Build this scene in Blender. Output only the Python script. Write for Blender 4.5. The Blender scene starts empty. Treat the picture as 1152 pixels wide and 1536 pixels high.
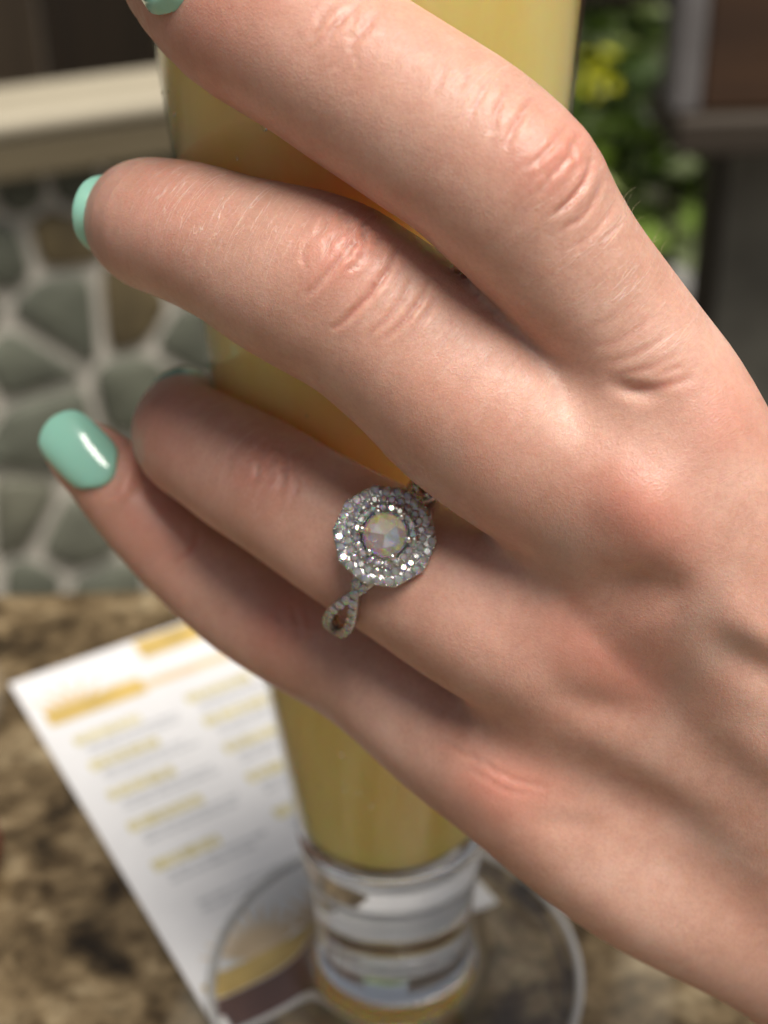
import bpy, bmesh, math, random
import numpy as np
from mathutils import Vector, Matrix

random.seed(7)
rng = np.random.default_rng(7)
MM = 0.001
scene = bpy.context.scene
C = scene.collection

# ------------------------------------------------------------------ camera
FPX = 2000.0                                    # focal length in pixels of the 1152 x 1536 photograph
PITCH, ROLL = math.radians(31), math.radians(1.64)
r0 = np.array([1.0, 0, 0]); u0 = np.array([0, math.sin(PITCH), math.cos(PITCH)])
FW = np.array([0, math.cos(PITCH), -math.sin(PITCH)])
RT = math.cos(ROLL) * r0 - math.sin(ROLL) * u0
UP = math.sin(ROLL) * r0 + math.cos(ROLL) * u0
CAM = np.array([0.35, -157.66, 191.56])         # mm, table top is z = 0, glass stands on the origin

cam_data = bpy.data.cameras.new('camera')
cam = bpy.data.objects.new('camera', cam_data); C.objects.link(cam)
cam_data.sensor_fit = 'HORIZONTAL'; cam_data.sensor_width = 36
cam_data.lens = 36 * FPX / 1152
cam_data.clip_start = 0.01; cam_data.clip_end = 500
m = Matrix.Identity(4)
for i in range(3):
    m[i][0] = RT[i]; m[i][1] = UP[i]; m[i][2] = -FW[i]; m[i][3] = CAM[i] * MM
cam.matrix_world = m
cam_data.dof.use_dof = True
cam_data.dof.focus_distance = 0.127
cam_data.dof.aperture_fstop = 25.0
scene.camera = cam

# ------------------------------------------------------------------ sky, sun, exposure
LIGHT_TO = np.array([0.27, -0.28, 0.92]); LIGHT_TO /= np.linalg.norm(LIGHT_TO)
world = bpy.data.worlds.new('World'); scene.world = world
world.use_nodes = True
wn = world.node_tree.nodes; wl = world.node_tree.links
wn.clear()
wo = wn.new('ShaderNodeOutputWorld'); wb = wn.new('ShaderNodeBackground'); ws = wn.new('ShaderNodeTexSky')
ws.sky_type = 'NISHITA'; ws.sun_disc = False
ws.sun_elevation = math.asin(LIGHT_TO[2]); ws.sun_rotation = math.atan2(LIGHT_TO[0], LIGHT_TO[1])
ws.air_density = 1.0; ws.dust_density = 3.0; ws.ozone_density = 0.6
wb.inputs[1].default_value = 0.05
hs = wn.new('ShaderNodeHueSaturation'); hs.inputs['Saturation'].default_value = 0.35      # milky, hazy sky
wl.new(ws.outputs[0], hs.inputs['Color']); wl.new(hs.outputs[0], wb.inputs[0]); wl.new(wb.outputs[0], wo.inputs[0])
sd = bpy.data.lights.new('sun', 'SUN'); sun = bpy.data.objects.new('sun', sd); C.objects.link(sun)
sd.energy = 4.6; sd.angle = math.radians(38); sd.color = (1.0, 0.93, 0.84)
sun.rotation_euler = Vector(LIGHT_TO).to_track_quat('Z', 'Y').to_euler()
scene.view_settings.view_transform = 'Standard'; scene.view_settings.look = 'None'
scene.view_settings.exposure = 0.17; scene.view_settings.gamma = 1.0
scene.cycles.use_denoising = True
scene.cycles.use_adaptive_sampling = True; scene.cycles.adaptive_threshold = 0.02
scene.cycles.max_bounces = 14; scene.cycles.transmission_bounces = 10; scene.cycles.glossy_bounces = 6
scene.cycles.transparent_max_bounces = 16
scene.cycles.sample_clamp_indirect = 6.0
scene.cycles.blur_glossy = 0.3

# ------------------------------------------------------------------ helpers
def c2w(P):                                      # camera-frame mm (right, up, depth) -> world metres
    P = np.asarray(P, float)
    return (CAM + P[..., :1] * RT + P[..., 1:2] * UP + P[..., 2:3] * FW) * MM
def px3(x, y, d):                                # pixel + depth (mm) -> camera-frame mm
    return np.array([(x - 576) / FPX * d, -(y - 768) / FPX * d, d])
def ray(x, y):
    return RT * (x - 576) / FPX + UP * (768 - y) / FPX + FW
def on_z(x, y, z):                               # mm
    d = ray(x, y); return CAM + d * (z - CAM[2]) / d[2]
def on_plane(x, y, o, n):
    d = ray(x, y); return CAM + d * (np.dot(o - CAM, n) / np.dot(d, n))

def tag(o, label=None, cat=None, group=None, kind=None):
    if label: o['label'] = label
    if cat: o['category'] = cat
    if group: o['group'] = group
    if kind: o['kind'] = kind
    return o
def link(name, me, mat=None, parent=None):
    o = bpy.data.objects.new(name, me); C.objects.link(o)
    if mat is not None and me is not None and len(me.materials) == 0: me.materials.append(mat)
    if parent is not None: o.parent = parent
    return o
def empty(name, loc=(0, 0, 0)):
    o = bpy.data.objects.new(name, None); C.objects.link(o); o.location = loc; o.empty_display_size = 0.01
    return o
def mesh(name, V, F, smooth=True):
    me = bpy.data.meshes.new(name); me.from_pydata([tuple(v) for v in V], [], [tuple(f) for f in F])
    if smooth: me.polygons.foreach_set('use_smooth', np.ones(len(me.polygons), bool))
    me.update(); return me
def box_mesh(name, x0, x1, y0, y1, z0, z1, bev=0.0, seg=2):
    bm = bmesh.new()
    bmesh.ops.create_cube(bm, size=1)
    for v in bm.verts:
        v.co = Vector((x0 + (v.co.x + .5) * (x1 - x0), y0 + (v.co.y + .5) * (y1 - y0), z0 + (v.co.z + .5) * (z1 - z0)))
    if bev: bmesh.ops.bevel(bm, geom=list(bm.edges), offset=bev, segments=seg, profile=0.5, affect='EDGES')
    me = bpy.data.meshes.new(name); bm.to_mesh(me); bm.free(); return me
def lathe(name, prof, n=96, close_ends=True):
    V = []; F = []
    for r, z in prof:
        for k in range(n):
            a = 2 * math.pi * k / n; V.append((r * math.cos(a), r * math.sin(a), z))
    for i in range(len(prof) - 1):
        for k in range(n):
            k2 = (k + 1) % n
            F.append((i * n + k, i * n + k2, (i + 1) * n + k2, (i + 1) * n + k))
    if close_ends:
        F.append(tuple(reversed(range(n)))); F.append(tuple((len(prof) - 1) * n + k for k in range(n)))
    return mesh(name, V, F)
def spline(P, n):                                # Catmull-Rom resample of rows of P
    P = np.asarray(P, float); Q = np.vstack([2 * P[0] - P[1], P, 2 * P[-1] - P[-2]])
    out = []
    for i in range(1, len(Q) - 2):
        a, b, c, d = Q[i - 1], Q[i], Q[i + 1], Q[i + 2]
        for t in np.linspace(0, 1, n, endpoint=False):
            out.append(.5 * ((2 * b) + (c - a) * t + (2 * a - 5 * b + 4 * c - d) * t ** 2 + (3 * b - a - 3 * c + d) * t ** 3))
    out.append(P[-1]); return np.array(out)

# ------------------------------------------------------------------ node materials
class N:
    def __init__(s, name):
        s.mat = bpy.data.materials.new(name); s.mat.use_nodes = True
        s.t = s.mat.node_tree; s.b = s.t.nodes['Principled BSDF']; s.out = s.t.nodes['Material Output']
    def node(s, typ, **kw):
        n = s.t.nodes.new(typ)
        for k, v in kw.items(): setattr(n, k, v)
        return n
    def link(s, a, b): s.t.links.new(a, b)
    def set(s, **kw):
        for k, v in kw.items():
            k = k.replace('_', ' ')
            s.b.inputs[k].default_value = v
        return s
    def coord(s, kind='Object', scale=1.0, stretch=(1, 1, 1)):
        tc = s.node('ShaderNodeTexCoord'); mp = s.node('ShaderNodeMapping')
        mp.inputs['Scale'].default_value = [scale * q for q in stretch]
        s.link(tc.outputs[kind], mp.inputs[0]); return mp.outputs[0]
    def noise(s, vec, scale=1, detail=4, rough=.5, dist=0):
        n = s.node('ShaderNodeTexNoise'); n.inputs['Scale'].default_value = scale
        n.inputs['Detail'].default_value = detail; n.inputs['Roughness'].default_value = rough; n.inputs['Distortion'].default_value = dist
        s.link(vec, n.inputs['Vector']); return n.outputs[0]
    def ramp(s, fac, stops):
        n = s.node('ShaderNodeValToRGB'); e = n.color_ramp.elements
        while len(e) < len(stops): e.new(0.5)
        for k, (p, c) in enumerate(stops):
            e[k].position = p; e[k].color = (*c, 1) if len(c) == 3 else c
        s.link(fac, n.inputs[0]); return n.outputs[0]
    def math(s, op, a, b=None):
        n = s.node('ShaderNodeMath', operation=op)
        for i, v in enumerate((a, b)):
            if v is None: continue
            if isinstance(v, (int, float)): n.inputs[i].default_value = v
            else: s.link(v, n.inputs[i])
        return n.outputs[0]
    def mix(s, fac, a, b, blend='MIX'):
        n = s.node('ShaderNodeMix', data_type='RGBA', blend_type=blend)
        for i, v in ((0, fac), (6, a), (7, b)):
            if isinstance(v, (int, float)): n.inputs[i].default_value = v
            elif isinstance(v, tuple): n.inputs[i].default_value = (*v, 1)
            else: s.link(v, n.inputs[i])
        return n.outputs[2]
    def bump(s, h, strength=.3, dist=.001, prev=None):
        n = s.node('ShaderNodeBump'); n.inputs['Strength'].default_value = strength; n.inputs['Distance'].default_value = dist
        s.link(h, n.inputs['Height'])
        if prev is not None: s.link(prev, n.inputs['Normal'])
        return n.outputs[0]
    def attr(s, name):
        n = s.node('ShaderNodeAttribute', attribute_name=name); return n.outputs['Fac']

def simple(name, col, rough=.6, metal=0.0, var=0.15, scale=60, bump=0.0, bscale=300, bdist=.001):
    q = N(name); v = q.coord(); f = q.noise(v, scale, 5)
    lo = tuple(max(0, c * (1 - var)) for c in col); hi = tuple(min(1, c * (1 + var)) for c in col)
    q.link(q.ramp(f, [(.3, lo), (.7, hi)]), q.b.inputs['Base Color'])
    q.set(Roughness=rough, Metallic=metal)
    if bump: q.link(q.bump(q.noise(v, bscale, 4), bump, bdist), q.b.inputs['Normal'])
    return q.mat

def mat_skin():
    q = N('skin'); v = q.coord()
    big = q.noise(v, 90, 4, .55); mid = q.noise(v, 420, 3, .6)
    base = q.ramp(big, [(.30, (.550, .315, .238)), (.55, (.620, .380, .298)), (.75, (.675, .445, .360))])
    mott = q.ramp(mid, [(.38, (.86, .80, .78)), (.62, (1.0, 1.0, 1.0))])
    base = q.mix(.45, base, mott, 'MULTIPLY')
    pore = q.ramp(q.noise(v, 2300, 3, .65), [(.36, (.80, .72, .70)), (.56, (1.0, 1.0, 1.0))]); base = q.mix(.35, base, pore, 'MULTIPLY')
    blo = q.ramp(q.noise(v, 55, 5, .65, .4), [(.45, (0, 0, 0)), (.75, (.34, .34, .34))]); base = q.mix(blo, base, (.60, .27, .20))
    base = q.mix(q.math('MULTIPLY', q.attr('flush'), 1.0), base, (.570, .215, .160))
    base = q.mix(q.attr('vein'), base, (.480, .375, .315))
    q.set(Roughness=.46, Subsurface_Weight=.78, Subsurface_Scale=.0015, Subsurface_Radius=(1.0, .30, .14))
    q.b.inputs['Specular IOR Level'].default_value = .42
    # finger-space coordinates: fu along the finger, fv round it (mm)
    cx = q.node('ShaderNodeCombineXYZ'); q.link(q.attr('fu'), cx.inputs[0]); q.link(q.attr('fv'), cx.inputs[1]); q.link(q.attr('fid'), cx.inputs[2])
    def lines(su, sv, thin, seed, dist=.6):
        mp = q.node('ShaderNodeMapping'); mp.inputs['Scale'].default_value = (su, sv, 7.3); mp.inputs['Location'].default_value = (seed, seed * 2.1, 0)
        q.link(cx.outputs[0], mp.inputs[0]); f = q.noise(mp.outputs[0], 1.0, 2, .5, dist)
        return q.ramp(q.math('ABSOLUTE', q.math('SUBTRACT', f, .5)), [(0, (1, 1, 1)), (thin, (0, 0, 0))])
    cross = lines(1.0, .055, .014, 3.0, .4); cross2 = lines(2.2, .16, .018, 11.0); diag = lines(1.7, 1.4, .022, 23.0, 1.2)
    white = q.math('MULTIPLY', cross, q.attr('dry')); white2 = q.math('MULTIPLY', cross2, q.math('MULTIPLY', q.attr('dry'), .6))
    base2 = q.mix(q.math('MINIMUM', q.math('MULTIPLY', q.math('ADD', white, white2), .55), .7), base, (.86, .70, .62))
    q.link(base2, q.b.inputs['Base Color'])
    vo = q.node('ShaderNodeTexVoronoi', feature='DISTANCE_TO_EDGE'); vo.inputs['Scale'].default_value = 1.0
    mv = q.node('ShaderNodeMapping'); mv.inputs['Scale'].default_value = (3.1, 2.3, 5); q.link(cx.outputs[0], mv.inputs[0])
    nn = q.node('ShaderNodeTexNoise'); nn.inputs['Scale'].default_value = 1.3; q.link(cx.outputs[0], nn.inputs['Vector'])
    vd = q.node('ShaderNodeVectorMath', operation='ADD'); q.link(mv.outputs[0], vd.inputs[0]); q.link(nn.outputs['Color'], vd.inputs[1]); q.link(vd.outputs[0], vo.inputs['Vector'])
    cell = q.ramp(vo.outputs['Distance'], [(.0, (0, 0, 0)), (.22, (1, 1, 1))])
    b0 = q.bump(q.math('SUBTRACT', 1.0, q.math('MULTIPLY', q.math('ADD', q.math('MULTIPLY', cross, .8), q.math('MULTIPLY', cross2, .5)), q.math('ADD', q.attr('dry'), .12))), .45, .00014)
    b1 = q.bump(cell, .13, .00010, b0)
    b2 = q.bump(q.noise(v, 4200, 3, .6), .30, .00010, b1)
    b3 = q.bump(q.noise(v, 1300, 3, .5), .16, .00018, b2)
    q.link(b3, q.b.inputs['Normal'])
    rg = q.ramp(q.noise(v, 900, 3), [(.3, (.33, .33, .33)), (.7, (.52, .52, .52))]); q.link(q.math('SUBTRACT', rg, q.math('MULTIPLY', q.attr('flush'), .16)), q.b.inputs['Roughness'])
    return q.mat
def mat_polish():
    q = N('nail_polish'); v = q.coord()
    q.link(q.ramp(q.noise(v, 120, 2), [(.3, (.265, .560, .445)), (.7, (.300, .600, .480))]), q.b.inputs['Base Color'])
    q.set(Roughness=.16, Coat_Weight=.9, Coat_Roughness=.05, Subsurface_Weight=.1, Subsurface_Scale=.0008)
    q.link(q.bump(q.noise(v, 220, 2), .10, .0004), q.b.inputs['Coat Normal'])
    return q.mat
def mat_silver():
    q = N('white_gold'); v = q.coord()
    q.link(q.ramp(q.noise(v, 900, 3), [(.3, (.62, .60, .57)), (.7, (.80, .79, .76))]), q.b.inputs['Base Color'])
    q.set(Metallic=1.0, Roughness=.20); return q.mat
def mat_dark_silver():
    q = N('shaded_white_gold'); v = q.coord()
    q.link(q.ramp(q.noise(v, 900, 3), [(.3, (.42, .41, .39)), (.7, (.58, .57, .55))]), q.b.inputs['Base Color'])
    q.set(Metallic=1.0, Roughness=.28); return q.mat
def mat_gem(name, metal, iors=(1.765, 1.80, 1.84)):
    q = N(name); prev = None
    for col, ior in zip(((1, 0, 0, 1), (0, 1, 0, 1), (0, 0, 1, 1)), iors):     # dispersion
        g = q.node('ShaderNodeBsdfGlass'); g.inputs['IOR'].default_value = ior; g.inputs['Roughness'].default_value = 0.0; g.inputs[0].default_value = col
        if prev is None: prev = g.outputs[0]
        else:
            ad = q.node('ShaderNodeAddShader'); q.link(prev, ad.inputs[0]); q.link(g.outputs[0], ad.inputs[1]); prev = ad.outputs[0]
    q.set(Base_Color=(.96, .96, .955, 1), Metallic=.65, Roughness=.15)
    mx = q.node('ShaderNodeMixShader'); mx.inputs[0].default_value = metal
    q.link(prev, mx.inputs[1]); q.link(q.b.outputs[0], mx.inputs[2]); q.link(mx.outputs[0], q.out.inputs[0])
    return q.mat
def mat_glass():
    q = N('clear_glass'); q.set(Base_Color=(.985, .99, .985, 1), Roughness=0.0, IOR=1.50, Transmission_Weight=1.0); return q.mat
def mat_thin_glass():
    q = N('thin_glass'); t = q.node('ShaderNodeBsdfTransparent'); t.inputs[0].default_value = (.97, .975, .97, 1)
    g = q.node('ShaderNodeBsdfGlossy'); g.inputs['Roughness'].default_value = .04
    fr = q.node('ShaderNodeLayerWeight'); fr.inputs[0].default_value = .5
    mx = q.node('ShaderNodeMixShader'); q.link(q.math('ADD', q.math('MULTIPLY', q.math('POWER', fr.outputs[1], 5.0), .8), .035), mx.inputs[0])
    q.link(t.outputs[0], mx.inputs[1]); q.link(g.outputs[0], mx.inputs[2]); q.link(mx.outputs[0], q.out.inputs[0]); return q.mat
def mat_juice():
    q = N('juice'); v = q.coord('Object', 1, (1, 1, .18))
    q.link(q.ramp(q.noise(v, 260, 3), [(.3, (.97, .73, .25)), (.7, (.98, .79, .32))]), q.b.inputs['Base Color'])
    q.set(Roughness=.35, Subsurface_Weight=1.0, Subsurface_Scale=.024, Subsurface_Radius=(1.0, .42, .10)); return q.mat
def mat_table():
    q = N('granite'); v = q.coord()
    a = q.noise(v, 75, 6, .65, .6); b = q.noise(v, 240, 5, .6, .3); c = q.noise(v, 9, 3, .5, 1.2)
    col = q.ramp(a, [(.34, (.022, .016, .009)), (.45, (.115, .086, .050)), (.55, (.205, .160, .100)), (.66, (.35, .30, .21))])
    col2 = q.ramp(b, [(.35, (.36, .29, .19)), (.5, (.92, .84, .70)), (.68, (1.35, 1.28, 1.12))])
    col = q.mix(.85, col, col2, 'MULTIPLY')
    wv = q.node('ShaderNodeTexWave', wave_type='BANDS'); wv.inputs['Scale'].default_value = 4.0; wv.inputs['Distortion'].default_value = 9.0
    wv.inputs['Detail'].default_value = 3; q.link(v, wv.inputs[0])
    vein = q.ramp(wv.outputs[0], [(.0, (0, 0, 0)), (.93, (0, 0, 0)), (.985, (1, 1, 1))])
    sx = q.node('ShaderNodeSeparateColor'); q.link(vein, sx.inputs[0])
    col = q.mix(q.math('MULTIPLY', sx.outputs[0], .3), col, (.42, .37, .28))
    q.link(col, q.b.inputs['Base Color']); q.set(Roughness=.28)
    q.link(q.bump(b, .05, .0005), q.b.inputs['Normal']); return q.mat
def mat_leaf(name, c1, c2, rough=.4):
    q = N(name); v = q.coord()
    q.link(q.ramp(q.noise(v, 14, 3), [(.3, c1), (.7, c2)]), q.b.inputs['Base Color'])
    q.set(Roughness=rough); q.b.inputs['Subsurface Weight'].default_value = 0.0
    t = q.node('ShaderNodeBsdfTranslucent'); t.inputs[0].default_value = (c2[0] * 1.6, c2[1] * 1.7, c2[2], 1)
    mx = q.node('ShaderNodeMixShader'); mx.inputs[0].default_value = .3
    q.link(q.b.outputs[0], mx.inputs[1]); q.link(t.outputs[0], mx.inputs[2]); q.link(mx.outputs[0], q.out.inputs[0]); return q.mat
def mat_wood(name, c1, c2, scale=40, stretch=(1, 1, .08), rough=.6):
    q = N(name); v = q.coord('Object', 1, stretch)
    q.link(q.ramp(q.noise(v, scale, 6, .6, .4), [(.3, c1), (.7, c2)]), q.b.inputs['Base Color'])
    q.set(Roughness=rough); q.link(q.bump(q.noise(v, scale * 3, 4), .3, .001), q.b.inputs['Normal']); return q.mat

SKIN, POLISH, SILVER = mat_skin(), mat_polish(), mat_silver()
DARK_SILVER = mat_dark_silver()
GEM, GEM_C = mat_gem('small_diamond', .24), mat_gem('centre_diamond', .14, (1.352, 1.37, 1.39))
FOIL = N('pavilion').set(Base_Color=(.98, .98, .97, 1), Metallic=1.0, Roughness=.12).mat
FOIL_C = N('centre_pavilion').set(Base_Color=(.98, .98, .97, 1), Metallic=1.0, Roughness=.03).mat
GLASS, THIN, JUICE = mat_glass(), mat_thin_glass(), mat_juice()

# ------------------------------------------------------------------ the setting
def build_setting():
    # patio floor and garden soil, one sheet
    me = mesh('patio_floor', [(-60, -60, -.74), (60, -60, -.74), (60, 80, -.74), (-60, 80, -.74)], [(0, 1, 2, 3)], False)
    tag(link('patio_floor', me, simple('paving', (.16, .14, .115), .8, 0, .3, 8, .4, 60)), 'grey brown patio floor below the table', 'floor', kind='structure')
    # table
    t = empty('table', (0, 0, -.74))
    tag(t, 'table with brown mottled granite top carrying the glass and the menu', 'table')
    x0, x1, y0, y1 = -.62, .62, -.52, .128
    top = link('table_top', box_mesh('table_top', x0, x1, y0, y1, .74 - .03, .74, .004), mat_table(), t)
    dm = mat_wood('dark_table_wood', (.035, .022, .014), (.08, .05, .03))
    for sx in (x0 + .07, x1 - .07):
        for sy in (y0 + .07, y1 - .07):
            link('leg', box_mesh('leg', sx - .03, sx + .03, sy - .03, sy + .03, 0.0, .709, .004), dm, t)
    link('apron', box_mesh('apron', x0 + .06, x1 - .06, y0 + .06, y1 - .06, .65, .7095, .003), dm, t)

    # low stone wall with a pale timber cap, running away to the right
    A = on_z(0, 128, -100.0); B = on_z(240, 97, -100.0)
    d = (B - A) / np.linalg.norm(B - A); n = np.array([d[1], -d[0], 0.0])       # n faces the camera side
    w = empty('stone_wall', A * MM); w.rotation_euler.z = math.atan2(d[1], d[0])
    tag(w, 'low flagstone wall with pale mortar and a cream timber cap behind the table', 'wall')
    # local frame: x along wall, y away from the camera, z up; origin = back top edge line of the cap
    cap_d = .125; cap_h = .055; X0, X1 = -1.6, .40
    link('fascia', box_mesh('fascia', X0, X1 + .018, -cap_d + .004, -.004, -cap_h, -.0195, .003), mat_wood('shade_toned_timber', (.10, .080, .046), (.165, .135, .080), 30, (.08, 1, 1)), w)  # browner than the cap: shade on its front face put into the colour
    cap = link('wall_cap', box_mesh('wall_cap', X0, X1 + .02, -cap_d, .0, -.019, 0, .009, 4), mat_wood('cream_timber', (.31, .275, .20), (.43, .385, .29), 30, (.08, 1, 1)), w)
    face = -cap_d + .050; zb = -.64
    link('mortar_body', box_mesh('mortar_body', X0, X1, face, -.02, zb, -cap_h + .004, .006), simple('mortar', (.54, .51, .45), .9, 0, .14, 40, .6, 240, .003), w)
    # stones: Voronoi cells around seeds read off the photograph, then a jittered grid elsewhere
    O3 = A; nf = n
    def local(x, y):
        P = on_plane(x, y, A - n * (-.0) + nf * (-face * 1000) * 1.0, nf)        # the wall's front plane
        return np.array([np.dot(P - A, d), P[2] - A[2]]) * MM
    seeds_px = [(90, 465), (28, 548), (2, 370), (80, 345), (35, 285), (108, 275), (195, 275), (205, 450), (290, 500), (225, 590), (55, 640),
                (-70, 470), (-60, 300), (-70, 600), (20, 770), (115, 800), (195, 720), (-60, 780), (250, 770), (150, 900), (40, 890), (-50, 900), (290, 880),
                (360, 620), (380, 450), (340, 330), (330, 760)]
    S = [local(*s) for s in seeds_px]
    sp = .078
    for i in range(int((X1 - X0) / sp) + 1):
        for j in range(9):
            q = np.array([X0 + i * sp + random.uniform(-.02, .02) + (j % 2) * .03, -.09 - j * sp + random.uniform(-.02, .02)])
            if min(np.hypot(*(q - s)) for s in S) > .056: S.append(q)
    cols = [(.100, .107, .078), (.122, .127, .096), (.086, .092, .068), (.118, .118, .086), (.106, .114, .086)]
    smats = [simple('flagstone_%d' % i, c, .7, 0, .28, 30, .5, 120, .004) for i, c in enumerate(cols)] + [simple('flagstone_brown', (.120, .092, .045), .7, 0, .3, 30, .5, 120, .004)]
    S = np.array(S)
    for i, s in enumerate(S):
        poly = [np.array(q) for q in ((s[0] - .12, s[1] - .12), (s[0] + .12, s[1] - .12), (s[0] + .12, s[1] + .12), (s[0] - .12, s[1] + .12))]
        gap = random.uniform(.0045, .0075)
        cons = [((s + o) / 2, (o - s) / np.linalg.norm(o - s)) for o in S if 0 < np.hypot(*(o - s)) < .26]
        cons += [(np.array([X0, 0]), np.array([-1., 0])), (np.array([X1, 0]), np.array([1., 0])), (np.array([0, zb]), np.array([0, -1.])), (np.array([0, -cap_h]), np.array([0, 1.]))]
        for mpt, nn in cons:
            out = []
            for k in range(len(poly)):
                a, b = poly[k], poly[(k + 1) % len(poly)]
                da, db = np.dot(a - mpt, nn) + gap, np.dot(b - mpt, nn) + gap
                if da <= 0: out.append(a)
                if da * db < 0: out.append(a + (b - a) * da / (da - db))
            poly = out
            if len(poly) < 3: break
        if len(poly) < 3: continue
        # round the corners (two passes of corner cutting)
        for cut in (.14, .22):
            poly = [q for k in range(len(poly)) for q in (poly[k] * (1 - cut) + poly[(k + 1) % len(poly)] * cut, poly[k] * cut + poly[(k + 1) % len(poly)] * (1 - cut))]
        cx = sum(poly) / len(poly); K = len(poly)
        if K < 5: continue
        h = random.uniform(.005, .011)
        V = [(q[0], face + .004, q[1]) for q in poly] + [(q[0], face - h * .7, q[1]) for q in poly]
        V += [(cx[0] + (q[0] - cx[0]) * .86, face - h + random.uniform(-.001, .001), cx[1] + (q[1] - cx[1]) * .86) for q in poly] + [(cx[0], face - h * 1.1, cx[1])]
        F = []
        for k in range(K):
            k2 = (k + 1) % K
            F += [(k, k2, K + k2, K + k), (K + k, K + k2, 2 * K + k2, 2 * K + k), (2 * K + k, 2 * K + k2, 3 * K)]
        link('stone', mesh('stone', V, F), smats[5] if i in (3, 7) else random.choice(smats[:5]), w)

    # dark timber screen behind the wall, upper left
    s = empty('timber_screen', ((A + d * 0 - n * 620) * MM)); s.rotation_euler.z = w.rotation_euler.z
    tag(s, 'dark brown timber screen of upright boards beyond the stone wall', 'screen')
    pm = [mat_wood('dark_board_%d' % i, c, tuple(q * 2.0 for q in c), 30, (1, 1, .06), .5) for i, c in enumerate(((.014, .008, .004), (.026, .018, .011), (.010, .006, .003)))]
    k = 0; x = -2.4
    while x < .45:
        wd = random.uniform(.10, .16)
        link('board', box_mesh('board', x, x + wd - .006, random.uniform(-.006, .006), .03, -.64, 1.3, .003), pm[k % 3], s); x += wd; k += 1
    link('rail', box_mesh('rail', -2.4, .45, .032, .07, .2, .3, .004), pm[0], s); link('rail', box_mesh('rail', -2.4, .45, .032, .07, 1.0, 1.1, .004), pm[0], s)

    # stone-grey pillar with a timber box on top, right edge of the picture
    PY = 900.0; npl = np.array([0, -1., 0]); o = np.array([0, PY, 0.0])
    a = on_plane(1066, 300, o, npl); b = on_plane(1062, 640, o, npl)
    pz = on_plane(1110, 172, o, npl)[2] * MM; xl = a[0] * MM
    p = empty('grey_pillar', (xl, PY * MM, -.74)); tag(p, 'dark grey square pillar under the timber box at the right edge', 'pillar')
    H = pz + .74
    link('shaft', box_mesh('shaft', .012, .34, 0.0, .046, .0, H - .02, .006), simple('grey_render', (.15, .145, .12), .85, 0, .25, 22, .5, 150, .003), p)
    link('side_shade_strip', box_mesh('side_shade_strip', .001, .0115, .004, .044, .0, H - .021, .002), pm[2], p)  # dark strip standing in for shade on the pillar's left side
    bx = empty('timber_box', (xl, PY * MM, pz)); tag(bx, 'red brown timber box with end greyed as if lit by sky, standing on the pillar', 'box')
    bw = mat_wood('red_brown_wood', (.034, .016, .008), (.085, .040, .017), 26, (.10, 1, 1), .55)
    gw = mat_wood('skylit_wood', (.11, .102, .10), (.18, .17, .168), 26, (1, .1, 1), .6)  # grey of the box end: sky light on its left face, as colour
    for i in range(4):
        link('board', box_mesh('board', -.040, .52, -.10, -.078, .03 + i * .105, .03 + i * .105 + .101, .003), bw, bx)
    link('lower_rail', box_mesh('lower_rail', -.058, .54, -.112, .0, .0, .028, .004), mat_wood('brown_rail', (.026, .019, .013), (.055, .041, .028), 26, (.1, 1, 1)), bx)
    link('end_post', box_mesh('end_post', -.062, -.041, -.104, -.076, .0285, .50, .004), gw, bx)
    link('end_panel', box_mesh('end_panel', -.060, -.042, -.075, -.050, .0285, .46, .003), gw, bx)
    link('back_board', box_mesh('back_board', -.040, .52, -.067, -.050, .0285, .46, .003), bw, bx)

    # pale stone block on the garden floor
    q = on_plane(1074, 456, np.array([0, 1250., 0]), npl) * MM
    sb = link('stone_block', box_mesh('stone_block', -.042, .034, -.03, .10, -.035, .012, .010, 3), simple('pale_stone', (.22, .215, .21), .8, 0, .12, 30, .4, 150, .002))
    sb.location = q; tag(sb, 'pale grey stone ledge block beside the pillar in front of the bush', 'stone block')
    pl = link('block_pier', box_mesh('block_pier', q[0] - .036, q[0] + .03, q[1] - .02, q[1] + .09, -.74, q[2] - .0355, .004), simple('dark_brick', (.07, .05, .035), .85)); tag(pl, 'low dark pier holding up the pale stone block', 'pier')

    # bush beyond the gap
    leafs = [mat_leaf('leaf_dark', (.022, .045, .010), (.050, .085, .018)), mat_leaf('leaf_mid', (.15, .25, .045), (.25, .36, .08)), mat_leaf('leaf_pale', (.42, .50, .30), (.58, .64, .44), .18),
             mat_leaf('leaf_yellow', (.42, .44, .02), (.58, .56, .03))]
    def leaf_cloud(name, pts, size, mat, parent):
        V = []; F = []
        for P in pts:
            ax = rng.normal(size=3); ax[2] = abs(ax[2]) * .4 - .3; ax /= np.linalg.norm(ax)
            sd_ = np.cross(ax, rng.normal(size=3)); sd_ /= np.linalg.norm(sd_); up = np.cross(sd_, ax)
            L = size * random.uniform(.6, 1.3); W = L * random.uniform(.28, .42); b = len(V)
            V += [P, P + ax * L * .35 + sd_ * W + up * L * .05, P + ax * L * .4 - up * L * .02, P + ax * L * .35 - sd_ * W + up * L * .05, P + ax * L - up * L * .12]
            F += [(b, b + 1, b + 2), (b, b + 2, b + 3), (b + 1, b + 4, b + 2), (b + 2, b + 4, b + 3)]
        o_ = link(name, mesh(name, V, F), mat, parent); return o_
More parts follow.
